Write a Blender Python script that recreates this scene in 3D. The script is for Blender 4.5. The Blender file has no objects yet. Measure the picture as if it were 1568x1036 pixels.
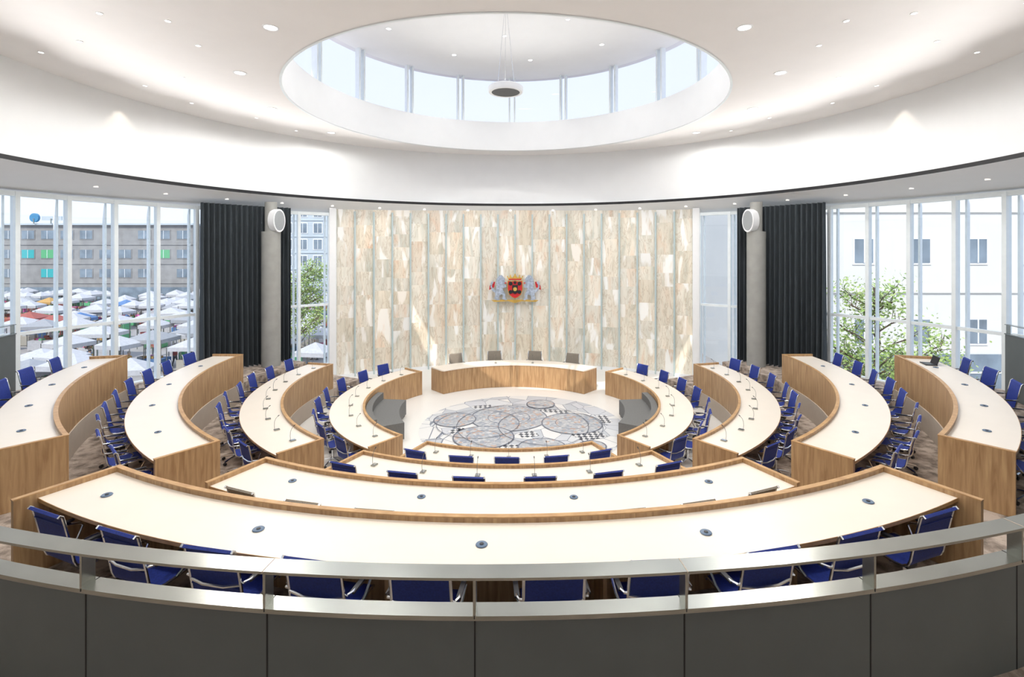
import bpy, bmesh, math, random
from math import sin, cos, radians, pi, sqrt, atan2
from mathutils import Vector, Matrix
random.seed(7)
S = bpy.context.scene
S.view_settings.view_transform = 'Standard'
S.view_settings.exposure = .30

# ------------------------------------------------------------------ materials
def _mat(name):
    m = bpy.data.materials.new(name); m.use_nodes = True
    nt = m.node_tree
    return m, nt, nt.nodes['Principled BSDF']

def pm(name, col, rough=0.5, metal=0.0, var=0.06, scale=6.0, stretch=(1,1,1), bump=0.0, emit=0.0, spec=0.5):
    m, nt, b = _mat(name)
    tc = nt.nodes.new('ShaderNodeTexCoord'); mp = nt.nodes.new('ShaderNodeMapping')
    mp.inputs['Scale'].default_value = stretch
    n = nt.nodes.new('ShaderNodeTexNoise'); n.inputs['Scale'].default_value = scale; n.inputs['Detail'].default_value = 4
    r = nt.nodes.new('ShaderNodeValToRGB')
    c0 = [max(0, c*(1-var)) for c in col]; c1 = [min(1, c*(1+var)) for c in col]
    r.color_ramp.elements[0].position = .3; r.color_ramp.elements[1].position = .7
    r.color_ramp.elements[0].color = (*c0, 1); r.color_ramp.elements[1].color = (*c1, 1)
    nt.links.new(tc.outputs['Object'], mp.inputs['Vector']); nt.links.new(mp.outputs[0], n.inputs['Vector'])
    nt.links.new(n.outputs['Fac'], r.inputs[0]); nt.links.new(r.outputs[0], b.inputs['Base Color'])
    b.inputs['Roughness'].default_value = rough; b.inputs['Metallic'].default_value = metal
    b.inputs['Specular IOR Level'].default_value = spec
    if bump:
        bp = nt.nodes.new('ShaderNodeBump'); bp.inputs['Strength'].default_value = bump; bp.inputs['Distance'].default_value = .02
        nt.links.new(n.outputs['Fac'], bp.inputs['Height']); nt.links.new(bp.outputs[0], b.inputs['Normal'])
    if emit:
        b.inputs['Emission Color'].default_value = (*col, 1); b.inputs['Emission Strength'].default_value = emit
    return m

def wood(name, c0, c1, sc=(9, 9, .7)):
    m, nt, b = _mat(name)
    tc = nt.nodes.new('ShaderNodeTexCoord'); mp = nt.nodes.new('ShaderNodeMapping'); mp.inputs['Scale'].default_value = sc
    n = nt.nodes.new('ShaderNodeTexNoise'); n.inputs['Scale'].default_value = 2.2; n.inputs['Detail'].default_value = 6; n.inputs['Distortion'].default_value = .6
    r = nt.nodes.new('ShaderNodeValToRGB'); r.color_ramp.elements[0].position = .32; r.color_ramp.elements[1].position = .68
    r.color_ramp.elements[0].color = (*c0, 1); r.color_ramp.elements[1].color = (*c1, 1)
    nt.links.new(tc.outputs['Object'], mp.inputs[0]); nt.links.new(mp.outputs[0], n.inputs['Vector'])
    nt.links.new(n.outputs['Fac'], r.inputs[0]); nt.links.new(r.outputs[0], b.inputs['Base Color'])
    b.inputs['Roughness'].default_value = .42
    return m

M = {}
M['plaster'] = pm('plaster_white', (.91, .92, .925), .8, var=.01, scale=2)
M['ceil'] = pm('ceiling_plaster', (.92, .895, .88), .85, var=.01, scale=2)
M['white'] = pm('white_lacquer', (.88, .89, .9), .45, var=.01)
M['frame'] = pm('window_frame_paint', (.86, .92, .94), .4, var=.02)
M['fin'] = pm('marble_wall_fin', (.50, .60, .61), .35, var=.03)
M['black'] = pm('black_trim', (.008, .008, .01), .5, var=.1)
M['wood'] = wood('oak_veneer', (.33, .185, .085), (.54, .35, .18))
M['woodedge'] = wood('oak_edge', (.42, .235, .095), (.56, .34, .15), (3, 3, 3))
M['top'] = pm('desk_top_laminate', (.83, .755, .655), .32, var=.012, scale=3)
M['plinth'] = pm('plinth_tan', (.52, .44, .36), .7, var=.03)
M['steel'] = pm('brushed_steel', (.38, .39, .36), .24, 1.0, var=.08, scale=3, stretch=(1, 1, 30))
M['chrome'] = pm('chrome', (.70, .72, .75), .15, 1.0, var=.03)
M['blue'] = pm('blue_mesh_fabric', (.015, .036, .25), .65, var=.25, scale=60)
M['taupe'] = pm('taupe_mesh_fabric', (.24, .21, .17), .7, var=.2, scale=60)
M['plastic'] = pm('black_plastic', (.02, .02, .025), .45, var=.1)
M['dgrey'] = pm('grey_lacquer_panel', (.115, .129, .127), .5, var=.04, scale=4)
M['bench'] = pm('grey_felt', (.16, .16, .155), .8, var=.08, scale=30)
M['floorwhite'] = pm('terrazzo_white', (.82, .80, .76), .3, var=.04, scale=40)
M['concrete'] = pm('concrete_column', (.33, .33, .31), .8, var=.08, scale=3)
M['curtain'] = pm('curtain_fabric', (.052, .064, .074), .9, var=.2, scale=8, stretch=(3, 3, .3))
M['gold'] = pm('gold_leaf', (.75, .5, .12), .35, .6, var=.15)
M['red'] = pm('heraldic_red', (.6, .015, .02), .5, var=.1)
M['sablack'] = pm('heraldic_black', (.01, .01, .012), .5, var=.1)
M['lion'] = pm('heraldic_silver_blue', (.38, .44, .54), .5, var=.35, scale=14)
M['lamp'] = pm('lamp_glow', (1, .96, .9), .5, var=.01, emit=5)
M['lampdim'] = pm('lamp_glow_soft', (1, .95, .88), .5, var=.01, emit=.6)
M['grille'] = pm('speaker_grille', (.05, .05, .05), .6, var=.3, scale=50)
M['grilleL'] = pm('speaker_cloth_grey', (.34, .36, .37), .8, var=.1, scale=50)
M['grommet'] = pm('grommet_blue_grey', (.12, .18, .27), .4, var=.1)

# carpet
m, nt, b = _mat('carpet_patterned')
tc = nt.nodes.new('ShaderNodeTexCoord')
n1 = nt.nodes.new('ShaderNodeTexNoise'); n1.inputs['Scale'].default_value = 3.2; n1.inputs['Detail'].default_value = 9; n1.inputs['Roughness'].default_value = .8
v = nt.nodes.new('ShaderNodeTexVoronoi'); v.inputs['Scale'].default_value = 5; v.distance = 'MANHATTAN'
mx = nt.nodes.new('ShaderNodeMath'); mx.operation = 'ADD'
sc = nt.nodes.new('ShaderNodeMath'); sc.operation = 'MULTIPLY'; sc.inputs[1].default_value = .22
r = nt.nodes.new('ShaderNodeValToRGB'); e = r.color_ramp.elements
e[0].position = .46; e[0].color = (.13, .105, .085, 1); e[1].position = .76; e[1].color = (.50, .41, .34, 1)
e2 = e.new(.60); e2.color = (.27, .215, .175, 1)
for nn in (n1, v): nt.links.new(tc.outputs['Object'], nn.inputs['Vector'])
nt.links.new(v.outputs['Distance'], sc.inputs[0]); nt.links.new(sc.outputs[0], mx.inputs[0]); nt.links.new(n1.outputs['Fac'], mx.inputs[1])
nt.links.new(mx.outputs[0], r.inputs[0]); nt.links.new(r.outputs[0], b.inputs['Base Color']); b.inputs['Roughness'].default_value = .95
M['carpet'] = m

# marble (uses per-slab UVs, unit = metres, each slab cut from a random place of the block)
m, nt, b = _mat('onyx_marble')
uv = nt.nodes.new('ShaderNodeUVMap'); uv.uv_map = 'UVMap'
mp = nt.nodes.new('ShaderNodeMapping'); mp.inputs['Rotation'].default_value = (0, 0, .62); mp.inputs['Scale'].default_value = (1.5, .34, 1)
def noise(scale, det, rough, dist, src):
    q = nt.nodes.new('ShaderNodeTexNoise'); q.inputs['Scale'].default_value = scale; q.inputs['Detail'].default_value = det; q.inputs['Roughness'].default_value = rough; q.inputs['Distortion'].default_value = dist
    nt.links.new(src, q.inputs['Vector']); return q
def ramp(stops, src):
    q = nt.nodes.new('ShaderNodeValToRGB'); e = q.color_ramp.elements
    e[0].position, e[0].color = stops[0][0], (*stops[0][1], 1); e[1].position, e[1].color = stops[-1][0], (*stops[-1][1], 1)
    for p, c in stops[1:-1]:
        x = e.new(p); x.color = (*c, 1)
    nt.links.new(src, q.inputs[0]); return q
def mix(bt, fac, a, b2):
    q = nt.nodes.new('ShaderNodeMix'); q.data_type = 'RGBA'; q.blend_type = bt
    if isinstance(fac, float): q.inputs[0].default_value = fac
    else: nt.links.new(fac, q.inputs[0])
    for s_, i_ in ((a, 6), (b2, 7)):
        if isinstance(s_, tuple): q.inputs[i_].default_value = (*s_, 1)
        else: nt.links.new(s_, q.inputs[i_])
    return q.outputs[2]
nt.links.new(uv.outputs[0], mp.inputs[0])
big = noise(1.3, 5, .55, .8, mp.outputs[0])
base = ramp([(.30, (.56, .57, .50)), (.42, (.72, .69, .60)), (.52, (.82, .78, .69)), (.62, (.80, .71, .60)), (.74, (.76, .55, .41))], big.outputs['Fac'])
vn = noise(2.4, 6, .6, 1.4, mp.outputs[0])
vein = ramp([(.455, (0, 0, 0)), (.49, (1, 1, 1)), (.525, (0, 0, 0))], vn.outputs['Fac'])
c1 = mix('MIX', vein.outputs[0], base.outputs[0], (.46, .37, .26))
c1 = mix('MIX', .55, base.outputs[0], c1)
wn = noise(1.7, 3, .5, .4, mp.outputs[0])
wf = ramp([(.56, (0, 0, 0)), (.62, (1, 1, 1))], wn.outputs['Fac'])
c2 = mix('MIX', wf.outputs[0], c1, (.93, .92, .89))
va = nt.nodes.new('ShaderNodeVertexColor'); va.layer_name = 'slab'
c3 = mix('MULTIPLY', 1.0, c2, va.outputs[0])
nt.links.new(c3, b.inputs['Base Color']); b.inputs['Roughness'].default_value = .3
nt.links.new(c3, b.inputs['Emission Color']); b.inputs['Emission Strength'].default_value = .06   # self-glow added to brighten the wall, no lamp behind it
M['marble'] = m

# glass
def glassmat(name, col=(.93, .97, 1.0), g=.06):
    m = bpy.data.materials.new(name); m.use_nodes = True; nt = m.node_tree; nt.nodes.clear()
    o = nt.nodes.new('ShaderNodeOutputMaterial'); t = nt.nodes.new('ShaderNodeBsdfTransparent'); t.inputs[0].default_value = (*col, 1)
    gl = nt.nodes.new('ShaderNodeBsdfGlossy'); gl.inputs['Roughness'].default_value = .02
    mx = nt.nodes.new('ShaderNodeMixShader'); mx.inputs[0].default_value = g
    nt.links.new(t.outputs[0], mx.inputs[1]); nt.links.new(gl.outputs[0], mx.inputs[2]); nt.links.new(mx.outputs[0], o.inputs[0])
    return m
M['glass'] = glassmat('window_glass')
M['glassL'] = glassmat('lantern_glass', (.88, .86, .89), .05)

# mosaic materials
def mosaic(name, cells, cols, linecol, scale, lw):
    m, nt, b = _mat(name)
    tc = nt.nodes.new('ShaderNodeTexCoord')
    v = nt.nodes.new('ShaderNodeTexVoronoi'); v.inputs['Scale'].default_value = scale
    ve = nt.nodes.new('ShaderNodeTexVoronoi'); ve.feature = 'DISTANCE_TO_EDGE'; ve.inputs['Scale'].default_value = scale
    r = nt.nodes.new('ShaderNodeValToRGB'); r.color_ramp.interpolation = 'CONSTANT'; e = r.color_ramp.elements
    e[0].position = 0; e[0].color = (*cols[0], 1); e[1].position = 1/len(cols); e[1].color = (*cols[1], 1)
    for i in range(2, len(cols)):
        x = e.new(i/len(cols)); x.color = (*cols[i], 1)
    se = nt.nodes.new('ShaderNodeSeparateColor'); lt = nt.nodes.new('ShaderNodeMath'); lt.operation = 'LESS_THAN'; lt.inputs[1].default_value = lw
    mi = nt.nodes.new('ShaderNodeMix'); mi.data_type = 'RGBA'; mi.inputs[7].default_value = (*linecol, 1)
    nt.links.new(tc.outputs['Object'], v.inputs['Vector']); nt.links.new(tc.outputs['Object'], ve.inputs['Vector'])
    nt.links.new(v.outputs['Color'], se.inputs[0]); nt.links.new(se.outputs[0], r.inputs[0]); nt.links.new(r.outputs[0], mi.inputs[6])
    nt.links.new(ve.outputs['Distance'], lt.inputs[0]); nt.links.new(lt.outputs[0], mi.inputs[0])
    nt.links.new(mi.outputs[2], b.inputs['Base Color']); b.inputs['Roughness'].default_value = .35
    return m
M['mos0'] = mosaic('mosaic_field', 1, [(.64, .66, .68), (.50, .53, .57), (.74, .74, .73), (.58, .60, .64), (.74, .74, .73)], (.18, .21, .27), 1.8, .013)
M['mos1'] = mosaic('mosaic_city_map', 1, [(.44, .46, .49), (.34, .38, .43), (.52, .52, .52), (.52, .36, .28), (.45, .47, .49), (.29, .33, .40), (.56, .57, .58), (.40, .43, .47)], (.36, .38, .42), 11, .035)
M['mosring'] = pm('mosaic_ring_line', (.14, .16, .21), .4, var=.1)
m, nt, b = _mat('mosaic_checker')
tc = nt.nodes.new('ShaderNodeTexCoord'); ck = nt.nodes.new('ShaderNodeTexChecker'); ck.inputs['Scale'].default_value = 9
mp = nt.nodes.new('ShaderNodeMapping'); mp.inputs['Rotation'].default_value = (0, 0, .7)
ck.inputs[1].default_value = (.05, .06, .08, 1); ck.inputs[2].default_value = (.72, .72, .72, 1)
nt.links.new(tc.outputs['Object'], mp.inputs[0]); nt.links.new(mp.outputs[0], ck.inputs[0]); nt.links.new(ck.outputs[0], b.inputs['Base Color'])
M['check'] = m

# ------------------------------------------------------------------ mesh builder
class MB:
    def __init__(s): s.v = []; s.f = []; s.m = []; s.mats = []; s.uv = {}; s.vc = {}
    def mi(s, k):
        if k not in s.mats: s.mats.append(k)
        return s.mats.index(k)
    def face(s, pts, k):
        i = len(s.v); s.v += [tuple(p) for p in pts]; s.f.append(tuple(range(i, i+len(pts)))); s.m.append(s.mi(k)); return len(s.f)-1
    def mesh(s, vs, fs, k):
        i = len(s.v); s.v += [tuple(p) for p in vs]
        mi = s.mi(k)
        for f in fs: s.f.append(tuple(j+i for j in f)); s.m.append(mi)
    def box(s, c, d, k, rz=0, M4=None):
        x, y, z = [q/2 for q in d]; cs = [(-x,-y,-z),(x,-y,-z),(x,y,-z),(-x,y,-z),(-x,-y,z),(x,-y,z),(x,y,z),(-x,y,z)]
        R = Matrix.Rotation(rz, 3, 'Z') if M4 is None else M4
        vs = [R @ Vector(p) + Vector(c) for p in cs]
        s.mesh(vs, [(0,3,2,1),(4,5,6,7),(0,1,5,4),(1,2,6,5),(2,3,7,6),(3,0,4,7)], k)
    def sector(s, r0, r1, a0, a1, z0, z1, k, cy=0, n=None, zin=None):
        """solid ring segment; angles in degrees from -Y towards +X, r1 may be function"""
        if n is None: n = max(2, int(abs(a1-a0)/2))
        vs = []
        for i in range(n+1):
            a = radians(a0+(a1-a0)*i/n); R1 = r1(a) if callable(r1) else r1; R0 = r0(a) if callable(r0) else r0
            for (R, z) in ((R0, z0), (R1, z0), (R1, z1), (R0, z1)):
                vs.append((R*sin(a), cy-R*cos(a), z))
        fs = []
        full = abs(abs(a1-a0)-360) < 1e-6
        for i in range(n):
            b = i*4; c = b+4
            for j in range(4): fs.append((b+j, b+(j+1) % 4, c+(j+1) % 4, c+j))
        if not full: fs += [(0, 3, 2, 1), (n*4, n*4+1, n*4+2, n*4+3)]
        s.mesh(vs, fs, k)
    def cyl(s, p0, p1, r0, r1, k, n=12, caps=True):
        p0 = Vector(p0); p1 = Vector(p1); d = (p1-p0).normalized()
        u = d.orthogonal().normalized(); w = d.cross(u)
        vs = []
        for i in range(n):
            a = 2*pi*i/n; q = u*cos(a)+w*sin(a); vs.append(p0+q*r0); vs.append(p1+q*r1)
        fs = [(2*i, 2*((i+1) % n), 2*((i+1) % n)+1, 2*i+1) for i in range(n)]
        if caps: fs += [tuple(2*i for i in range(n))[::-1], tuple(2*i+1 for i in range(n))]
        s.mesh(vs, fs, k)
    def tube(s, pts, r, k, n=6, closed=False):
        pts = [Vector(p) for p in pts]; N = len(pts); vs = []
        for i, p in enumerate(pts):
            a = pts[max(0, i-1)]; b = pts[min(N-1, i+1)]; d = (b-a).normalized()
            ref = Vector((1, 0, 0)) if abs(d.x) < .9 else Vector((0, 1, 0))
            u = d.cross(ref).normalized(); w = d.cross(u)
            for j in range(n):
                t = 2*pi*j/n; vs.append(p+(u*cos(t)+w*sin(t))*r)
        fs = []
        for i in range(N-1):
            for j in range(n): fs.append((i*n+j, i*n+(j+1) % n, (i+1)*n+(j+1) % n, (i+1)*n+j))
        fs += [tuple(range(n))[::-1], tuple((N-1)*n+j for j in range(n))]
        s.mesh(vs, fs, k)
    def lathe(s, prof, c, k, n=24):
        vs = []; L = len(prof)
        for i in range(n):
            a = 2*pi*i/n
            for (r, z) in prof: vs.append((c[0]+r*cos(a), c[1]+r*sin(a), c[2]+z))
        fs = []
        for i in range(n):
            for j in range(L-1):
                i2 = (i+1) % n; fs.append((i*L+j, i2*L+j, i2*L+j+1, i*L+j+1))
        s.mesh(vs, fs, k)
    def poly(s, pts, y0, y1, k):
        n = len(pts); vs = [(x, y0, z) for x, z in pts]+[(x, y1, z) for x, z in pts]
        fs = [tuple(range(n)), tuple(range(n, 2*n))[::-1]]+[(i, i+n, (i+1) % n+n, (i+1) % n) for i in range(n)]
        s.mesh(vs, fs, k)
    def tomesh(s, name, smooth=35, recalc=True):
        me = bpy.data.meshes.new(name); me.from_pydata(s.v, [], s.f)
        for k in s.mats: me.materials.append(M[k])
        me.polygons.foreach_set('material_index', s.m)
        if s.uv:
            me.color_attributes.new('slab', 'FLOAT_COLOR', 'CORNER'); me.uv_layers.new(name='UVMap')
            ub = []; cb = []
            for p in me.polygons:
                q = s.uv.get(p.index); c = s.vc.get(p.index, (1, 1, 1))
                for li in range(len(p.loop_indices)):
                    ub += list(q[li]) if q else [0, 0]
                    cb += [c[0], c[1], c[2], 1]
            me.uv_layers['UVMap'].data.foreach_set('uv', ub)
            me.color_attributes['slab'].data.foreach_set('color', cb)
        if recalc and not s.uv:
            bm = bmesh.new(); bm.from_mesh(me); bmesh.ops.recalc_face_normals(bm, faces=bm.faces); bm.to_mesh(me); bm.free()
        if smooth:
            me.polygons.foreach_set('use_smooth', [True]*len(me.polygons)); me.set_sharp_from_angle(angle=radians(smooth))
        me.update(); return me
    def build(s, name, smooth=35, recalc=True):
        return place(name, s.tomesh(name, smooth, recalc))
def place(name, me, loc=(0, 0, 0), rz=0, sc=1):
    o = bpy.data.objects.new(name, me); S.collection.objects.link(o); o.location = loc; o.rotation_euler = (0, 0, rz); o.scale = (sc, sc, sc); return o

# ------------------------------------------------------------------ layout constants
WCY, WR = -5.9, 13.0          # glazed outer wall circle
CCY, CR = -3.8, 10.9          # upper white cylinder
ZS, ZB, ZC = 6.54, 7.0, 9.25  # window head, black line, ceiling
HX, HR = -.12, 6.1            # roof light
def towall(a, off=.0):        # distance from origin to wall circle along angle a
    dx, dy = sin(a), -cos(a); B = dy*(-WCY)
    return -B+sqrt(B*B-(WCY*WCY-(WR-off)**2))
def wp(th, R, z):             # th degrees from +Y about wall centre
    t = radians(th); return (R*sin(t), WCY+R*cos(t), z)
def ring(a, R, z): t = radians(a); return (R*sin(t), -R*cos(t), z)

# ------------------------------------------------------------------ floor
ZT = {'A': 0.0, 'B': .5, 'C': 1.05, 'D': 1.55}
TOP = {'A': .76, 'B': 1.26, 'C': 1.86, 'D': 2.36}
RI = {'A': 4.2, 'B': 6.18, 'C': 8.18, 'D': 9.97}
RO = {'A': 5.1, 'B': 7.1, 'C': 9.08, 'D': 10.75}
f = MB()
f.mesh([(13.2*cos(2*pi*i/96), WCY+13.2*sin(2*pi*i/96), 0) for i in range(96)], [tuple(range(96))], 'floorwhite')
ow = lambda a: towall(a, .02)
f.sector(RI['B'], ow, -118, 118, -.3, .5, 'carpet')
f.sector(RI['C'], ow, -113, 113, -.3, 1.05, 'carpet')
f.sector(RI['D'], ow, -80, 80, -.3, 1.55, 'carpet')
for sgn in (-1, 1):
    for (k, lo, hi) in (('B', 0, .5), ('C', .5, 1.05), ('D', 1.05, 1.55)):
        for j in (1, 2):
            rr = RI[k]-.3*(3-j)
            f.sector(rr, RI[k], sgn*28.3, sgn*(35 if k != 'D' else 38), lo, lo+(hi-lo)*j/3, 'carpet', n=6)
    f.sector(RI['B']+.1, ow, sgn*118, sgn*121, 0, .25, 'carpet')
    f.sector(RI['C']+.1, ow, sgn*113, sgn*115.5, .5, .78, 'carpet')
    f.sector(RI['D']+.1, ow, sgn*80, sgn*83, 1.05, 1.3, 'carpet')
f.build('floor', smooth=0)

g = MB(); g.sector(12.26, ow, -76, 76, 2.17, 2.37, 'carpet'); g.sector(12.26, lambda a: min(12.36, ow(a)), -76, 76, 1.5, 2.17, 'dgrey')
g.build('floor_gallery', smooth=0)

# mosaic
mo = MB()
def disc(mb, c, r, z, k, n=64, r0=0):
    if r0: mb.mesh([(c[0]+q*cos(2*pi*i/n), c[1]+q*sin(2*pi*i/n), z) for q in (r0, r) for i in range(n)], [(i, (i+1) % n, n+(i+1) % n, n+i) for i in range(n)], k)
    else: mb.mesh([(c[0]+r*cos(2*pi*i/n), c[1]+r*sin(2*pi*i/n), z) for i in range(n)], [tuple(range(n))], k)
MC = (.30, -.42); MR = 2.95
disc(mo, MC, MR, .006, 'mos0', 96)
for (x, y, w_, d_, a) in ((-1.0, -.75, 1.0, .3, .3), (1.3, .85, .9, .3, -.3), (2.1, -1.2, .8, .7, .5), (-.1, -2.1, 1.2, .4, 0), (-1.5, -.9, .5, .4, .8), (-1.0, 1.3, .6, .3, .2), (2.75, .1, .35, .7, .1), (.45, -1.15, .5, .4, .4)):
    mo.mesh([Matrix.Rotation(a, 3, 'Z') @ Vector((sx*w_/2, sy*d_/2, 0))+Vector((x, y, .010)) for sx, sy in ((-1, -1), (1, -1), (1, 1), (-1, 1))], [(0, 1, 2, 3)], 'check')
for i, (x, y, r_) in enumerate(((-.11, .25, 1.15), (1.75, -.25, .88), (-1.72, .05, .62), (-.76, -1.35, .82), (.8, -2.1, .62), (.9, 1.55, .45), (2.1, -2.0, .35))):
    z = .014+.002*i
    disc(mo, (x, y), r_, z, 'mos1'); disc(mo, (x, y), r_+.02, z+.001, 'mosring', r0=r_-.02)
    if i in (0, 1, 3): disc(mo, (x, y), r_*.55+.01, z+.001, 'mosring', r0=r_*.55-.01)
for (x, y, r_) in ((.3, -.4, 1.9), (1.1, -.5, 1.5), (-1.0, -.3, 1.2)):
    disc(mo, (x, y), r_+.01, .035, 'mosring', r0=r_-.01)
mo.build('mosaic_floor_artwork', smooth=0, recalc=False)

# ------------------------------------------------------------------ walls
def cylwall(name, R, cy, a0, a1, z0, z1, k, th=.25, n=None):
    mb = MB(); mb.sector(R, R+th, a0, a1, z0, z1, k, cy=cy, n=n or max(4, int((a1-a0)/1.5))); return mb.build(name)
cylwall('wall_rear', WR, WCY, -76, 76, 0, ZS, 'plaster')
cylwall('wall_marble_backing', WR+.1, WCY, 146, 214, 0, ZS+.3, 'white')
up = MB()
up.sector(CR, CR+.12, 0, 360, ZB+.09, ZC+.1, 'plaster', cy=CCY, n=180)
up.build('wall_upper')
tr = MB()
tr.sector(CR-.16, CR+.13, 0, 360, ZB+.0, ZB+.03, 'white', cy=CCY, n=180)
tr.sector(CR-.19, CR-.16, 0, 360, ZB, ZB+.10, 'black', cy=CCY, n=180); tr.build('trim_1')
# soffit between cylinder and window heads
so = MB(); n = 180; vs = []
for i in range(n):
    a = 2*pi*i/n; vs.append(((CR-.18)*sin(a), CCY-(CR-.18)*cos(a), ZB-.0)); vs.append(((WR+.3)*sin(a), WCY-(WR+.3)*cos(a), ZS))
so.mesh(vs, [(2*i, 2*i+1, 2*((i+1) % n)+1, 2*((i+1) % n)) for i in range(n)], 'plaster')
for a in range(100, 262, 9):
    t = radians(a); p = Vector((CR*sin(t), CCY-CR*cos(t), ZB)).lerp(Vector((WR*sin(t), WCY-WR*cos(t), ZS)), .45)
    so.cyl(p-Vector((0, 0, .012)), p+Vector((0, 0, .05)), .055, .055, 'lampdim', 16)
so.build('ceiling_soffit', recalc=False)
# ceiling
ce = MB(); vs = []; n = 180
for i in range(n):
    a = 2*pi*i/n; dx, dy = cos(a), sin(a)
    ox, oy = HX, -CCY; B = dx*ox+dy*oy; rr = -B+sqrt(B*B-(ox*ox+oy*oy-(CR+.05)**2))
    vs.append((HX+HR*dx, HR*dy, ZC)); vs.append((HX+rr*dx, rr*dy, ZC))
ce.mesh(vs, [(2*i, 2*i+1, 2*((i+1) % n)+1, 2*((i+1) % n)) for i in range(n)], 'ceil')
ce.build('ceiling', smooth=0, recalc=False)
# roof lantern
la = MB(); Z1, Z2 = 10.44, 12.3
def circ(R, z, n=120): return [(HX+R*cos(2*pi*i/n), R*sin(2*pi*i/n), z) for i in range(n)]
def band(mb, Ra, za, Rb, zb, k, n=120): mb.mesh(circ(Ra, za)+circ(Rb, zb), [(i, (i+1) % n, n+(i+1) % n, n+i) for i in range(n)], k)
band(la, HR, ZC-.002, HR, Z1, 'plaster'); band(la, HR, Z1, HR+.35, Z1, 'white'); band(la, HR+.35, Z1, HR+.35, ZC, 'plaster')
la.mesh(circ(HR+.5, Z2), [tuple(range(120))], 'plaster'); band(la, HR+.5, Z2, HR+.5, Z2+.2, 'plaster')
band(la, HR, ZC-.015, HR+.06, ZC-.015, 'frame')
for i in range(18):
    a = radians(i*20); 
    for off in (-.035, .035):
        c = (HX+(HR+.14)*sin(a+off/2), (HR+.14)*cos(a+off/2), (Z1+Z2)/2); la.box(c, (.07, .2, Z2-Z1), 'frame', rz=-a)
o = la.build('roof_lantern', recalc=False)
lg = MB(); band(lg, HR+.24, Z1, HR+.24, Z2, 'glassL'); lg.build('window_clerestory', recalc=False)

# marble wall
mb = MB(); NP = 20; th0 = 33.2
for i in range(NP):
    ta, tb = -th0+2*th0*i/NP, -th0+2*th0*(i+1)/NP
    z = .1; wdt = 1.5/2
    hs = []
    while z < ZS+.3:
        h = random.choice((.75, .95, 1.3, .55, 1.6)); z2 = min(z+h, ZS+.3)
        if ZS+.3-z2 < .3: z2 = ZS+.3
        hs.append((z, z2)); z = z2
    for (za, zb) in hs:
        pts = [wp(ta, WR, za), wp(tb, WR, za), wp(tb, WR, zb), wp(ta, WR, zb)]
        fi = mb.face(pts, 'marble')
        ou, ov = random.uniform(0, 60), random.uniform(0, 60); fx = 1 if i % 2 else -1
        if random.random() < .25: fx = -fx
        mb.uv[fi] = [(ou, ov), (ou+fx*wdt, ov), (ou+fx*wdt, ov+zb-za), (ou, ov+zb-za)]
        w_ = random.random()**2; q = random.uniform(.90, 1.06)
        mb.vc[fi] = (q, q*(1.0-.06*w_), q*(1.0-.13*w_))
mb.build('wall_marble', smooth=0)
fi_ = MB()
for i in range(NP+1):
    t = -th0+2*th0*i/NP; c = wp(t, WR-.04, (ZS+.1)/2)
    fi_.box(c, (.06, .12, ZS+.1), 'fin', rz=-radians(t))
for sg in (-1, 1):
    t = sg*33.75; fi_.box(wp(t, WR-.02, ZS/2+.1), (.26, .3, ZS+.2), 'white', rz=-radians(t))
fi_.build('trim_2')
bb = MB(); bb.sector(WR-.09, WR-.01, 180-th0, 180+th0, 0, .12, 'white', cy=WCY); bb.build('baseboard_marble')

# windows
wi = 0
for sg in (-1, 1):
    for k in range(14):
        ta, tb = 34.2+4.97*k, 34.2+4.97*(k+1)
        wi += 1; w = MB(); zb = .55 if k < 2 else 1.0
        A = Vector(wp(sg*ta, WR, 0)); B = Vector(wp(sg*tb, WR, 0)); mid = (A+B)/2; L = (B-A).length; ang = -radians(sg*(ta+tb)/2)
        w.box((A.x, A.y, (zb+ZS)/2), (.10, .20, ZS-zb), 'frame', rz=-radians(sg*ta))
        w.box((mid.x, mid.y, 2.95), (L, .1, .09), 'frame', rz=ang)
        w.box((mid.x, mid.y, zb+.04), (L, .16, .10), 'frame', rz=ang)
        w.box((mid.x, mid.y, ZS-.05), (L, .16, .12), 'frame', rz=ang)
        w.box((mid.x, mid.y, zb/2-.1), (L, .12, zb+.2), 'white', rz=ang)
        out = Vector((sin(radians(sg*(ta+tb)/2)), cos(radians(sg*(ta+tb)/2)), 0))
        # outer steel fin
        q = A.lerp(B, .07)+out*.35; w.box((q.x, q.y, (zb+ZS)/2), (.05, .12, ZS-zb+.6), 'frame', rz=ang)
        u = (B-A).normalized()*L/2; m0 = Vector((mid.x, mid.y, 0))
        w.face([m0-u+Vector((0, 0, zb)), m0+u+Vector((0, 0, zb)), m0+u+Vector((0, 0, ZS)), m0-u+Vector((0, 0, ZS))], 'glass')
        w.build('window_%d' % wi, smooth=0)

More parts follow.
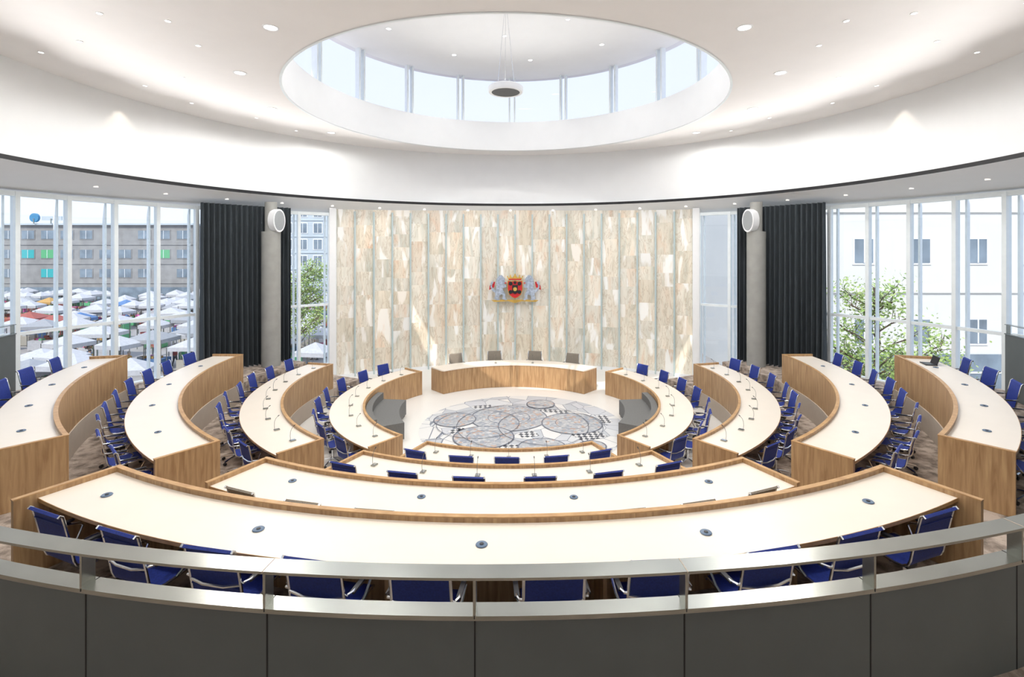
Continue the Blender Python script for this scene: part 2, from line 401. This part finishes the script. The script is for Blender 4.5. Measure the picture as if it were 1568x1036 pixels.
# columns
for sg in (-1, 1):
    c = MB(); x, y = sg*8.48, 2.6
    c.lathe([(0, 1.05), (.31, 1.05), (.31, 5.72), (.0, 5.72)], (x, y, 0), 'concrete', 32)
    c.lathe([(0, 5.7), (.2, 5.7), (.2, 6.75), (0, 6.75)], (x, y, 0), 'concrete', 24)
    # oval speaker housing facing the room
    d = Vector((-x*1.6, -y-3, 0)).normalized(); s_ = Vector((-d.y, d.x, 0))
    for (rr, a0, a1, k) in ((1.0, .12, .40, 'white'), (.86, .40, .405, 'grilleL')):
        N = 28; ctr = Vector((x, y, 6.1)); vs = []
        for dd in (a0, a1):
            for i in range(N):
                t = 2*pi*i/N; vs.append(ctr+d*dd+s_*cos(t)*.25*rr+Vector((0, 0, 1))*sin(t)*.40*rr)
        c.mesh(vs, [(i, (i+1) % N, N+(i+1) % N, N+i) for i in range(N)]+[tuple(range(N)), tuple(range(N, 2*N))], k)
    c.build('concrete_column')
# curtains
for sg in (-1, 1):
    c = MB(); N = 420; vs = []
    for i in range(N+1):
        t = 41.2+(54.6-41.2)*i/N; ph = i/N*2*pi*17
        rr = 12.40+.15*sin(ph+.9*sin(ph*.13))+.03*sin(ph*2.3); rt = 12.40+.09*sin(ph)
        vs.append(wp(sg*t, rr, 1.07)); vs.append(wp(sg*t, (rr+rt)/2, 3.5)); vs.append(wp(sg*t, rt, 6.62))
    c.mesh(vs, [(3*i+j, 3*i+3+j, 3*i+4+j, 3*i+1+j) for i in range(N) for j in range(2)], 'curtain')
    c.build('curtain', smooth=60, recalc=False)

# ------------------------------------------------------------------ desks
def desk(name, k, a0, a1, low, ext=.02):
    d = MB(); ri, ro, zt, z0 = RI[k], RO[k], TOP[k], ZT[k]
    da = lambda w, R: math.degrees(w/R)
    n = max(8, int((a1-a0)/1.2))
    d.sector(ri, ri+.05, a0, a1, z0 if low < z0 else .005, zt+.05, 'wood', n=n)
    d.sector(ri-.006, ri+.056, a0, a1, zt+.05, zt+.062, 'woodedge', n=n)
    if low < z0: d.sector(ri-.02, ri+.0, a0, a1, low+.005, z0+.002, 'plinth', n=n)
    d.sector(ri+.05, ro, a0+.1, a1-.1, zt-.035, zt, 'top', n=n)
    d.sector(ro, ro+.006, a0+.1, a1-.1, zt-.037, zt+.001, 'woodedge', n=n)
    for (aa, s) in ((a0, 1), (a1, -1)):
        w = da(.06, ro)*s
        d.sector(ri+.05, ro+ext, min(aa, aa+w), max(aa, aa+w), z0+.003, zt+.05, 'wood', n=2)
        d.sector(ri+.05, ro+ext+.006, min(aa, aa+w), max(aa, aa+w), zt+.05, zt+.062, 'woodedge', n=2)
    m_ = int((a1-a0)/11)
    for j in range(1, m_):
        aa = a0+(a1-a0)*j/m_; d.sector(ri+.05, ri+.4, aa, aa+.2, z0+.003, zt-.035, 'wood', n=1)
    return d.build(name)
lows = {'A': 0, 'B': 0, 'C': .5, 'D': 1.05}
CEN = {'A': 26, 'B': 26, 'C': 26.3, 'D': 28.1}
NEAR = {'A': 36, 'B': 36.4, 'C': 35.2, 'D': 38.6}
FAR = {'A': 130, 'B': 105.5, 'C': 92, 'D': 77}
for k in 'ABCD':
    desk('curved_council_desk', k, -CEN[k], CEN[k], lows[k], .20 if k == 'D' else .03)
    desk('curved_council_desk', k, -FAR[k], -NEAR[k], lows[k])
    desk('curved_council_desk', k, NEAR[k], FAR[k], lows[k])
# chairman's desk
d = MB()
d.sector(3.7, 3.76, 180-42, 180+42, .005, .80, 'wood', n=50)
d.sector(3.68, 3.78, 180-42, 180+42, .80, .83, 'top', n=50)
d.sector(3.78, 4.5, 180-42, 180+42, .79, .83, 'top', n=50)
for s in (-1, 1): d.sector(3.76, 4.5, 180+s*42-s*.8 if s > 0 else 180-42, 180+42 if s > 0 else 180-42+.8, .005, .79, 'wood', n=2)
for s in (-25, 0, 25): d.sector(3.76, 4.3, 180+s, 180+s+.6, .005, .79, 'wood', n=1)
d.build('presiding_desk')
# grey benches inside the inner ring
for sg in (-1, 1):
    d = MB(); a0, a1 = (60, 97) if sg > 0 else (-97, -60)
    d.sector(3.32, 4.17, a0, a1, .0, .06, 'black'); d.sector(3.28, 4.18, a0, a1, .06, .5, 'bench')
    d.sector(4.0, 4.18, a0, a1, .5, .7, 'bench')
    d.build('curved_grey_bench')

# ------------------------------------------------------------------ chairs
def chairmesh(name, fab):
    c = MB()
    prof = [(.235, .425), (.235, .45), (.20, .468), (.12, .468), (0, .455), (-.10, .448), (-.17, .458), (-.215, .49), (-.235, .54), (-.255, .65), (-.28, .78), (-.305, .90), (-.325, .985), (-.345, 1.0), (-.36, .985)]
    th = .014; W = .225
    vs = []
    for i, (y, z) in enumerate(prof):
        a = prof[max(0, i-1)]; b = prof[min(len(prof)-1, i+1)]; t = Vector((b[0]-a[0], b[1]-a[1])).normalized(); nn = Vector((-t.y, t.x))*th/2
        for x in (-W, W):
            vs.append((x, y+nn.x, z+nn.y)); vs.append((x, y-nn.x, z-nn.y))
    fs = []
    for i in range(len(prof)-1):
        b = i*4; q = b+4
        fs += [(b, b+2, q+2, q), (b+1, q+1, q+3, b+3), (b, q, q+1, b+1), (b+2, b+3, q+3, q+2)]
    fs += [(0, 1, 3, 2), (len(prof)*4-4, len(prof)*4-2, len(prof)*4-1, len(prof)*4-3)]
    c.mesh(vs, fs, fab)
    for i in (4, 9, 11): 
        y, z = prof[i]; c.cyl((-W, y-.008, z-.004), (W, y-.008, z-.004), .007, .007, fab, 6)
    for sx in (-1, 1):
        x = sx*(W+.012)
        c.tube([(x, y, z) for y, z in prof[1:]], .013, 'chrome', 6)
        c.tube([(x, -.262, .70), (x+sx*.03, -.262, .705), (x+sx*.045, -.22, .70), (x+sx*.045, -.02, .665), (x+sx*.045, .07, .635), (x+sx*.04, .10, .60), (x+sx*.02, .04, .50), (x, .0, .455)], .012, 'chrome', 6)
        c.box((x+sx*.045, -.10, .695), (.04, .24, .016), 'plastic')
    c.tube([(-W, -.05, .44), (-.08, -.04, .40), (0, -.03, .39), (.08, -.04, .40), (W, -.05, .44)], .016, 'chrome', 6)
    c.tube([(-W-.01, -.265, .68), (-.1, -.285, .66), (.1, -.285, .66), (W+.01, -.265, .68)], .012, 'chrome', 6)
    c.box((0, -.03, .37), (.14, .16, .04), 'plastic')
    c.cyl((0, -.03, .10), (0, -.03, .37), .028, .022, 'chrome', 12)
    for i in range(5):
        a = 2*pi*i/5+pi/2; dx, dy = cos(a), sin(a)
        c.tube([(0, -.03, .125), (dx*.15, -.03+dy*.15, .11), (dx*.31, -.03+dy*.31, .075)], .017, 'chrome', 6)
        e = Vector((dx*.31, -.03+dy*.31, .031)); t = Vector((-dy, dx, 0))
        c.cyl(e-t*.022, e+t*.022, .03, .03, 'plastic', 10); c.cyl(e, e+Vector((0, 0, .05)), .008, .008, 'plastic', 6)
    return c.tomesh(name, 40)
CB = chairmesh('blue_office_chair', 'blue'); CT = chairmesh('taupe_office_chair', 'taupe')
def putchair(me, a, R, z, jit=1.0, sc=1, name='office_chair'):
    a2 = a+random.uniform(-.5, .5)*jit; R2 = R+random.uniform(-.02, .08)*jit
    p = ring(a2, R2, z+.001)
    rz = radians(a2)+random.uniform(-.16, .16)*jit      # faces centre
    place(name, me, p, rz, sc)
for a in (-21, -10.5, 0, 10.5, 21): putchair(CB, a, RO['A']-.25, 0, .3, 1.04)
for a in (-22, -13.2, -4.4, 4.4, 13.2, 22): putchair(CB, a, RO['B']-.25, .5, .2, 1.05)
for a in (-21, -15, -9, -3, 3, 9, 15, 21): putchair(CT, a, RO['C']-.17, 1.05, .2, .99)
for a in (-22.5, -17.2, -12.2, -7.4, -2.7, 2.7, 7.2, 12.2, 17.2, 22.5): putchair(CB, a, RO['D']-.04, 1.55, .4, 1.03)
for sg in (-1, 1):
    for k, a0, a1, n in (('A', 43, 122, 8), ('B', 41, 101, 9), ('C', 39, 88, 9), ('D', 43, 73, 6)):
        for i in range(n):
            putchair(CB, sg*(a0+(a1-a0)*i/(n-1)), RO[k]+.04, ZT[k], .9)
for a in (-27, -9.2, 9.2, 27): putchair(CT, 180+a, 4.62, 0, .2, 1.09)

# ------------------------------------------------------------------ table-top things
mm = MB()
mm.box((0, 0, .012), (.08, .11, .02), 'steel'); mm.box((0, 0, .024), (.06, .09, .004), 'chrome')
mm.tube([(0, .04, .02), (0, .05, .11), (0, .045, .19), (0, .02, .25), (0, -.02, .29)], .004, 'bench', 5)
mm.cyl((0, -.02, .29), (0, -.05, .31), .008, .008, 'plastic', 8)
MIC = mm.tomesh('table_microphone', 40)
gm = MB(); gm.lathe([(0, 0.0), (.052, 0.0), (.056, .006), (.05, .012), (.04, .009), (0, .009)], (0, 0, 0), 'grommet', 24); gm.cyl((0, 0, .009), (0, 0, .014), .02, .02, 'plastic', 12)
GR = gm.tomesh('cable_grommet', 40)
def put(me, nm, a, R, z): place(nm, me, ring(a, R, z+.001), radians(a)+pi)
for k, lst in (('A', [-20, -10, 0, 10, 20]), ('B', [-21, -12.6, -4.2, 4.2, 12.6, 21])):
    for a in lst: put(MIC, 'table_microphone', a, RI[k]+.35, TOP[k])
for sg in (-1, 1):
    for k, a0, a1, n in (('A', 43, 122, 8), ('B', 41, 101, 9)):
        for i in range(n): put(MIC, 'table_microphone', sg*(a0+(a1-a0)*i/(n-1)), RI[k]+.38, TOP[k])
    for a in (45, 58, 70, 83): put(GR, 'cable_grommet', sg*a, RI['C']+.5, TOP['C'])
    for a in (44, 53, 62, 71): put(GR, 'cable_grommet', sg*a, RI['D']+.42, TOP['D'])
for a in (-20, -7, 6.3, 19.5): put(GR, 'cable_grommet', a, RI['C']+.35, TOP['C'])
for a in (-24.5, -12.7, -.6, 11.2, 22.5): put(GR, 'cable_grommet', a, RI['D']+.42, TOP['D'])
for a in (-10, 10): put(MIC, 'table_microphone', 180+a, 4.0, .83)
lp = MB(); lp.box((0, 0, .01), (.33, .23, .02), 'plastic'); lp.box((0, .13, .10), (.33, .012, .2), 'plastic', M4=Matrix.Rotation(radians(-18), 3, 'X')); lp.box((0, .0, .021), (.28, .12, .003), 'dgrey')
p = ring(73, RI['D']+.42, TOP['D']+.001); place('laptop', lp.tomesh('laptop', 0), p, radians(73+180))

# ------------------------------------------------------------------ gallery balustrade
g = MB(); RB = 12.2
g.sector(RB, RB+.06, -76, 76, 1.56, 3.06, 'dgrey', n=152)
g.sector(RB-.02, RB+.09, -76, 76, 3.06, 3.085, 'steel', n=152)
g.sector(RB-.015, RB+.105, -76, 76, 3.285, 3.30, 'steel', n=152)
for i in range(-14, 15):
    a = i*5.42
    g.sector(RB+.01, RB+.09, a-.035, a+.035, 3.085, 3.285, 'steel', n=1)
    g.sector(RB+.058, RB+.062, a-.02, a+.02, 2.37, 3.06, 'black', n=1)
    g.sector(RB-.021, RB+.092, a-.012, a+.012, 3.07, 3.0865, 'black', n=1)
    if i % 2: g.sector(RB-.016, RB+.107, a-.012, a+.012, 3.29, 3.3015, 'plinth', n=1)
g.build('gallery_balustrade')

# ------------------------------------------------------------------ pendant
p = MB(); c = (-.2, 0, 9.78)
p.lathe([(.42, -.012), (.42, -.02), (.50, -.02), (.52, .02), (.52, .13), (.46, .18), (0, .19)], c, 'white', 48)
p.lathe([(0, -.012), (.42, -.012)], c, 'grille', 48)
for i in range(3):
    a = 2*pi*i/3+.5; p.cyl((c[0]+.3*cos(a), c[1]+.3*sin(a), c[2]+.18), (c[0]+.04*cos(a), c[1]+.04*sin(a), 12.2), .007, .007, 'chrome', 6)
p.cyl((c[0], c[1], 12.2), (c[0], c[1], 12.3), .12, .12, 'white', 24)
p.build('pendant_loudspeaker')

# ------------------------------------------------------------------ downlights
dl = MB()
def dlm(x, y, z, r):
    dl.lathe([(r*1.25, 0), (r*1.2, -.012), (r, -.012), (r*.95, -.004)], (x, y, z), 'white', 20)
    dl.mesh([(x+r*cos(2*pi*i/20), y+r*sin(2*pi*i/20), z-.006) for i in range(20)], [tuple(range(20))], 'lamp')
spots = []
for a in (13.8, 38.9, 64, 89, 114):
    for s in (-1, 1):
        x, y, _ = ring(s*a, 7.1, 0); dlm(x, y, ZC, .12); spots.append((x, y))
for (x, y) in ((6.35, -4.7), (7.95, -2.8), (9.1, -.7), (6.2, -5.8), (9.9, -4.35), (7.2, -6.1), (8.6, -4.9), (9.3, -2.2), (8.1, .9), (5.5, -7.4), (7.6, 2.6), (3.6, -9), (8.8,-6.5)):
    for s in (-1, 1): dlm(s*x, y, ZC, .045)
for i in range(9):
    a = 2*pi*i/9; dlm(HX+4.2*cos(a), 4.2*sin(a), Z2, .08)
for i in range(5):
    a = 2*pi*i/5+.4; dlm(HX+2*cos(a), 2*sin(a), Z2, .06)
dl.build('recessed_downlights', recalc=False)

# ------------------------------------------------------------------ coat of arms
c = MB(); Y0 = 6.80
def P(pts, y0, y1, k, mirror=False, ox=0, oz=0): c.poly([((-x if mirror else x)+ox, z+oz) for x, z in pts], y0, y1, k)
zc = 3.42
def shield(w, h): return [(-w, h*.5), (-w*.5, h*.46), (0, h*.5), (w*.5, h*.46), (w, h*.5), (w*1.02, 0), (w*.8, -h*.32), (w*.4, -h*.48), (0, -h*.56), (-w*.4, -h*.48), (-w*.8, -h*.32), (-w*1.02, 0)]
P(shield(.33, .74), Y0-.02, Y0+.06, 'gold', oz=zc-.02); P(shield(.30, .69), Y0-.05, Y0, 'red', oz=zc-.02)
P([(-.12, .16), (.12, .16), (.12, -.16), (0, -.24), (-.12, -.16)], Y0-.08, Y0-.04, 'sablack', oz=zc)
for (x, z, r_) in ((-.19, .22, .085), (.19, .22, .085), (-.19, -.14, .085), (.19, -.14, .085), (0, .26, .06)):
    P([(r_*cos(t*pi/6), r_*sin(t*pi/6)) for t in range(12)], Y0-.07, Y0-.04, 'sablack', ox=x, oz=zc+z)
P([(.085*cos(t*pi/8), .085*sin(t*pi/8)) for t in range(16)], Y0-.1, Y0-.07, 'gold', oz=zc-.02)
# crown
P([(-.28, 0), (.28, 0), (.33, .14), (.25, .09), (.2, .2), (.12, .1), (0, .25), (-.12, .1), (-.2, .2), (-.25, .09), (-.33, .14)], Y0-.08, Y0+.04, 'gold', oz=zc+.37)
for x in (-.33, -.2, 0, .2, .33): P([(.03*cos(t*pi/5), .03*sin(t*pi/5)) for t in range(10)], Y0-.09, Y0+.02, 'gold', ox=x, oz=zc+(.62 if x == 0 else .57 if abs(x) < .3 else .52))
P([(-.26, 0), (.26, 0), (.27, .05), (-.27, .05)], Y0-.1, Y0-.07, 'red', oz=zc+.38)
lion = [(.36, .10), (.40, .16), (.47, .20), (.46, .27), (.41, .25), (.45, .33), (.43, .42), (.50, .50), (.60, .58), (.68, .57), (.74, .50), (.80, .42), (.82, .28), (.80, .12), (.83, -.05), (.92, -.02), (1.0, .08), (.98, .2), (.93, .24), (1.0, .34), (1.06, .22), (1.06, .05), (.98, -.10), (.86, -.18), (.85, -.30), (.90, -.42), (.80, -.50), (.66, -.50), (.70, -.42), (.68, -.30), (.58, -.24), (.52, -.30), (.55, -.44), (.42, -.50), (.34, -.48), (.42, -.38), (.42, -.24), (.50, -.10), (.54, .02), (.46, .04), (.40, .05)]
for mr in (False, True):
    P(lion, Y0-.06, Y0+.04, 'lion', mr, 0, zc)
    P([(.50, .50), (.44, .44), (.49, .36), (.56, .34), (.62, .40), (.64, .52), (.58, .60)], Y0-.09, Y0-.06, 'lion', mr, 0, zc)
    P([(.86, .30), (1.0, .26), (1.1, .12), (1.12, -.06), (1.0, .0), (.9, .06)], Y0-.02, Y0+.03, 'red', mr, 0, zc)
    P([(.45, .27), (.36, .26), (.37, .23), (.45, .22)], Y0-.08, Y0-.03, 'red', mr, 0, zc)
P([(-1.02, -.50), (-.9, -.57), (-.3, -.54), (0, -.62), (.3, -.54), (.9, -.57), (1.02, -.50), (.5, -.48), (-.5, -.48)], Y0-.05, Y0+.04, 'gold', oz=zc)
for x in (-.7, 0, .7): c.box((x, Y0+.07, zc-.1), (.05, .14, .05), 'steel')
c.build('coat_of_arms', smooth=0)

# ------------------------------------------------------------------ exterior
M['pave'] = pm('plaza_paving', (.36, .34, .33), .9, var=.1, scale=.4)
M['brick'] = pm('grey_brick', (.30, .295, .29), .9, var=.12, scale=.8)
M['brick2'] = pm('beige_brick', (.42, .39, .34), .9, var=.1, scale=.8)
M['cream'] = pm('cream_render', (.72, .715, .68), .9, var=.02, scale=.5)
M['pale'] = pm('pale_grey_cladding', (.50, .56, .60), .7, var=.05, scale=.5)
M['eglass'] = pm('facade_window_glass', (.20, .25, .30), .15, var=.3, scale=.6)
M['pink'] = pm('pink_panel', (.7, .12, .4), .6); M['teal'] = pm('teal_panel', (.05, .4, .42), .6); M['green'] = pm('green_panel', (.12, .42, .2), .6); M['signblue'] = pm('sign_blue', (.06, .25, .45), .6)
M['cwhite'] = pm('canopy_white', (.50, .50, .52), .8, var=.08); M['cgrey'] = pm('canopy_grey', (.32, .33, .35), .8, var=.05); M['cblue'] = pm('canopy_blue', (.10, .20, .40), .8); M['cred'] = pm('canopy_red', (.35, .1, .08), .8); M['cyel'] = pm('canopy_orange', (.5, .3, .10), .8)
M['skin'] = pm('skin', (.55, .36, .26), .7)
M['bark'] = pm('bark', (.14, .10, .07), .9, var=.2); M['leaf'] = pm('leaf_green', (.22, .33, .08), .7, var=.4, scale=3); M['leaf2'] = pm('leaf_light', (.40, .50, .18), .7, var=.3, scale=3)
GZ = -4.2
gr = MB(); gr.mesh([(-260, -120, GZ), (260, -120, GZ), (260, 300, GZ), (-260, 300, GZ)], [(0, 1, 2, 3)], 'pave'); gr.build('plaza_ground', smooth=0)
def building(name, cx, cy, w, dpt, ztop, k, rows, cols, ww, wh, face='y', rz=0, accents=(), z0=None, gap=None, skip=0):
    b = MB(); R = Matrix.Rotation(rz, 3, 'Z'); C = Vector((cx, cy, 0))
    def bx(c, d, k): b.box(R @ Vector(c)+C, d, k, M4=R)
    bx((0, dpt/2, (ztop+GZ)/2), (w, dpt, ztop-GZ), k); bx((0, dpt/2-.2, ztop+.15), (w+.6, dpt+.6, .3), 'pale')
    z0 = GZ+3.5 if z0 is None else z0; H = (ztop-z0)/rows
    for r_ in range(rows):
        for q in range(cols):
            if random.random() < skip: continue
            x = -w/2+w*(q+.5)/cols; z = z0+H*(r_+.5); kk = 'eglass'
            bx((x, -.02, z), (ww+.25, .1, wh+.25), 'white' if k != 'brick' else k); bx((x, -.08, z), (ww, .06, wh), random.choice(accents) if accents and random.random() < .14 else kk)
            bx((x, -.12, z), (.07, .06, wh), 'white')
        bx((0, -.05, z0+H*r_-.05), (w, .16, .12), k)
    bx((0, -.05, GZ+1.5), (w*.98, .1, 2.4), 'eglass')
    return b.build(name, smooth=0)
building('office_building', -80, 76, 42, 14, 9.7, 'brick', 3, 12, 2.2, 1.5, accents=('pink', 'teal', 'green', 'cwhite'), skip=.15)
building('apartment_block', -61, 92, 15, 60, 9.0, 'brick2', 5, 8, 1.1, 1.2, rz=.15)
building('apartment_block', -34, 70, 22, 12, 13, 'pale', 5, 9, 1.3, 1.6, rz=.1)
building('rendered_townhouse', 34.6, 17, 36, 14, 12.7, 'cream', 3, 10, 1.15, 1.5, z0=-2.6)
building('office_building', 17, 34, 22, 12, 11, 'pale', 4, 10, 1.4, 1.5, z0=-1.8)
sg_ = MB(); sg_.cyl((-87, 75.6, 11.0), (-87, 75.2, 11.0), .8, .8, 'signblue', 24); sg_.box((-84, 75.5, 10.9), (3.6, .2, .7), 'pale'); sg_.box((-87, 75.2, 10.4), (.15, .15, .9), 'steel'); sg_.box((-84, 75.3, 10.4), (.15, .15, .9), 'steel'); sg_.build('rooftop_sign', smooth=0)
# market stalls
ms = MB()
for i in range(330):
    x = -random.uniform(14, 92); y = random.uniform(4, 70)
    if y < 12 and x > -22: continue
    w_ = random.uniform(1.0, 1.5); h = random.uniform(2.0, 2.6); k = random.choices(('cwhite', 'cgrey', 'cblue', 'cred', 'green', 'cyel'), (86, 12, 1.5, .5, .3, .3))[0]
    a = random.uniform(-.3, .3); R = Matrix.Rotation(a, 3, 'Z'); C = Vector((x, y, GZ))
    bs = [R @ Vector((sx*w_, sy*w_*.8, h)) + C for sx, sy in ((-1, -1), (1, -1), (1, 1), (-1, 1))]; ds = [p-Vector((0, 0, .3)) for p in bs]; ap = C+Vector((0, 0, h+.6))
    ms.mesh(bs+ds+[ap], [(0, 1, 8), (1, 2, 8), (2, 3, 8), (3, 0, 8), (0, 4, 5, 1), (1, 5, 6, 2), (2, 6, 7, 3), (3, 7, 4, 0)], k)
    for p in bs: ms.cyl(Vector((p.x, p.y, GZ)), p, .035, .035, 'steel', 5, False)
    ms.box(C+Vector((0, 0, .5)), (w_*1.5, w_*.8, .9), random.choice(('brick2', 'cblue', 'cwhite', 'green', 'cred')), M4=R)
    for j in range(6):
        q = R @ Vector((random.uniform(-.7, .7)*w_, random.uniform(-.3, .3)*w_, 1.03))+C; ms.box(q, (.35, .3, .18), random.choice(('cred', 'cyel', 'green', 'cwhite', 'pink')))
ms.build('market_stalls', smooth=0)
cr = MB()
for i in range(160):
    x = -random.uniform(16, 70); y = random.uniform(6, 60); a = random.uniform(0, 6.28); R = Matrix.Rotation(a, 3, 'Z'); C = Vector((x, y, GZ)); k = random.choice(('cred', 'cblue', 'cwhite', 'plastic', 'pink', 'cyel', 'dgrey')); st = random.uniform(.05, .25)
    T = lambda p: R @ Vector(p)+C
    for s in (-1, 1):
        cr.cyl(T((s*.09, s*st, .04)), T((s*.09, s*st*.4, .46)), .05, .065, 'dgrey', 7); cr.cyl(T((s*.09, s*st*.4, .46)), T((s*.08, 0, .9)), .065, .09, 'dgrey', 7); cr.box(T((s*.09, s*st+.05, .03)), (.09, .24, .06), 'plastic', M4=R)
        cr.tube([T((s*.2, 0, 1.42)), T((s*.25, -s*.06, 1.15)), T((s*.24, -s*.02+.08, .9))], .045, k, 6); cr.cyl(T((s*.24, -s*.02+.08, .9)), T((s*.23, -s*.02+.1, .8)), .035, .025, 'skin', 6)
    cr.lathe([(0, .85), (.15, .86), (.15, 1.0), (.14, 1.15), (.19, 1.38), (.15, 1.46), (.06, 1.5), (.055, 1.56)], C, k, 10)
    cr.lathe([(.05, 1.52), (.09, 1.6), (.1, 1.68), (.08, 1.76)], C, 'skin', 10); cr.lathe([(.104, 1.67), (.105, 1.74), (.07, 1.8), (0, 1.82)], C, random.choice(('bark', 'plastic', 'brick2')), 10)
cr.build('market_crowd')
# trees
def tree(name, x, y, ztop, zc0, rad, nl, seed):
    rnd = random.Random(seed); t = MB(); base = Vector((x, y, GZ)); tips = []
    t.tube([base, base+Vector((.05, 0, 2)), base+Vector((-.05, .1, (zc0-GZ)+.6)), Vector((x+.1, y, (zc0+ztop)/2)), Vector((x, y, ztop-.4))], .10, 'bark', 7)
    for i in range(26):
        z = zc0+(ztop-zc0)*rnd.random()**1.2*.9; a = rnd.uniform(0, 6.28); L = rad*(1.05-.6*(z-zc0)/(ztop-zc0))*rnd.uniform(.6, 1)
        p0 = Vector((x, y, z-.3)); p1 = p0+Vector((cos(a)*L*.5, sin(a)*L*.5, .45*L)); p2 = p0+Vector((cos(a)*L, sin(a)*L, .7*L))
        t.tube([p0, p1, p2], .03, 'bark', 5); tips += [p1, p2, p0.lerp(p1, .6)]
        for j in range(3):
            b_ = rnd.uniform(0, 6.28); q = p2+Vector((cos(b_)*.5, sin(b_)*.5, rnd.uniform(.1, .6))); t.tube([p1.lerp(p2, rnd.random()), q], .014, 'bark', 4); tips.append(q)
    for i in range(nl):
        c = rnd.choice(tips)+Vector((rnd.gauss(0, .3), rnd.gauss(0, .3), rnd.gauss(0, .26))); s = rnd.uniform(.05, .11)
        u = Vector((rnd.gauss(0, 1), rnd.gauss(0, 1), rnd.gauss(0, 1))).normalized(); w = u.orthogonal().normalized()
        t.mesh([c-u*s, c+w*s*.55, c+u*s, c-w*s*.55], [(0, 1, 2, 3)], rnd.choice(('leaf', 'leaf2')))
    return t.build(name, smooth=0, recalc=False)
tree('street_tree', 15.4, 6.5, 3.9, -1.8, 1.9, 4500, 3)
tree('street_tree', 18.0, 7.4, 1.2, -3.0, 1.9, 5000, 5)
tree('street_tree', -17, 24, 4.2, -2, 2.8, 6000, 9)
tree('street_tree', -22, 26, 3.6, -2, 2.8, 5000, 11)

# ------------------------------------------------------------------ lights
W = bpy.data.worlds.new('World'); S.world = W; W.use_nodes = True; nt = W.node_tree
bg = nt.nodes['Background']; tc = nt.nodes.new('ShaderNodeTexCoord'); se = nt.nodes.new('ShaderNodeSeparateXYZ'); r = nt.nodes.new('ShaderNodeValToRGB')
r.color_ramp.elements[0].position = 0; r.color_ramp.elements[0].color = (.73, .80, .92, 1); r.color_ramp.elements[1].position = .7; r.color_ramp.elements[1].color = (.66, .77, 1.0, 1)
nt.links.new(tc.outputs['Generated'], se.inputs[0]); nt.links.new(se.outputs[2], r.inputs[0]); nt.links.new(r.outputs[0], bg.inputs[0]); bg.inputs[1].default_value = 1.2
def light(nm, typ, loc, power, rot=(0, 0, 0), col=(1, 1, 1), **kw):
    l = bpy.data.lights.new(nm, typ); l.energy = power; l.color = col
    for k, v_ in kw.items(): setattr(l, k, v_)
    o = bpy.data.objects.new(nm, l); S.collection.objects.link(o); o.location = loc; o.rotation_euler = rot; return o
sd = Vector((.2, .85, -.95)).normalized()
s = light('sun', 'SUN', (0, 0, 40), 2.8, col=(1, .94, .84), angle=.009); s.rotation_euler = sd.to_track_quat('-Z', 'Y').to_euler()
LC = (1, .985, .955)
for i, (x, y) in enumerate(spots):
    light('near_fill_spot', 'SPOT', (x, y, ZC-.05), 235 if y < 2 else 110, col=LC, spot_size=radians(176), spot_blend=.25, shadow_soft_size=.12)
for i in range(9):
    a = 2*pi*i/9; light('near_fill_spot', 'SPOT', (HX+4.2*cos(a), 4.2*sin(a), Z2-.03), 225, col=LC, spot_size=radians(130), spot_blend=.8, shadow_soft_size=.09)
for (x, y) in ((-4, -11), (4, -11), (0, -12.5)):  # added fill spots under the unseen near end of the ceiling, no fixtures
    light('near_fill_spot', 'SPOT', (x, y, ZC-.05), 280, col=LC, spot_size=radians(176), spot_blend=.25, shadow_soft_size=.12)
# added fill spots, hidden behind the black trim, to brighten the ceiling
for i in range(30):
    t = 2*pi*(i+.5)/30; R = CR-.08; p = Vector((R*sin(t), CCY-R*cos(t), ZB+.07)); dr = Vector((-sin(t), cos(t), .46))
    w_ = 170 if cos(t) > .3 else (215 if cos(t) > -.6 else 150)
    o = light('ceiling_fill_spot', 'SPOT', p, w_, col=(1, .985, .97), spot_size=radians(88), spot_blend=1.0, shadow_soft_size=.03)
    o.rotation_euler = dr.to_track_quat('-Z', 'Y').to_euler()
# wall washers at the edge of the ceiling
for a in (138, 222, 103, 257):
    t = radians(a); R = CR-.28; x, y = R*sin(t), CCY-R*cos(t)
    light('wall_washer_lamp', 'SPOT', (x, y, ZC-.03), 16, col=(1, .84, .66), spot_size=radians(75), spot_blend=.5, shadow_soft_size=.03)

# ------------------------------------------------------------------ camera
cd = bpy.data.cameras.new('camera'); cam = bpy.data.objects.new('camera', cd); S.collection.objects.link(cam)
cam.location = (.25, -15, 5.05); cam.rotation_euler = (radians(90), 0, 0)
cd.sensor_width = 36; cd.lens = 36*771/1568; cd.shift_x = -13.5/1568; cd.shift_y = -134/1568; cd.clip_end = 800; cd.clip_start = .05
S.camera = cam
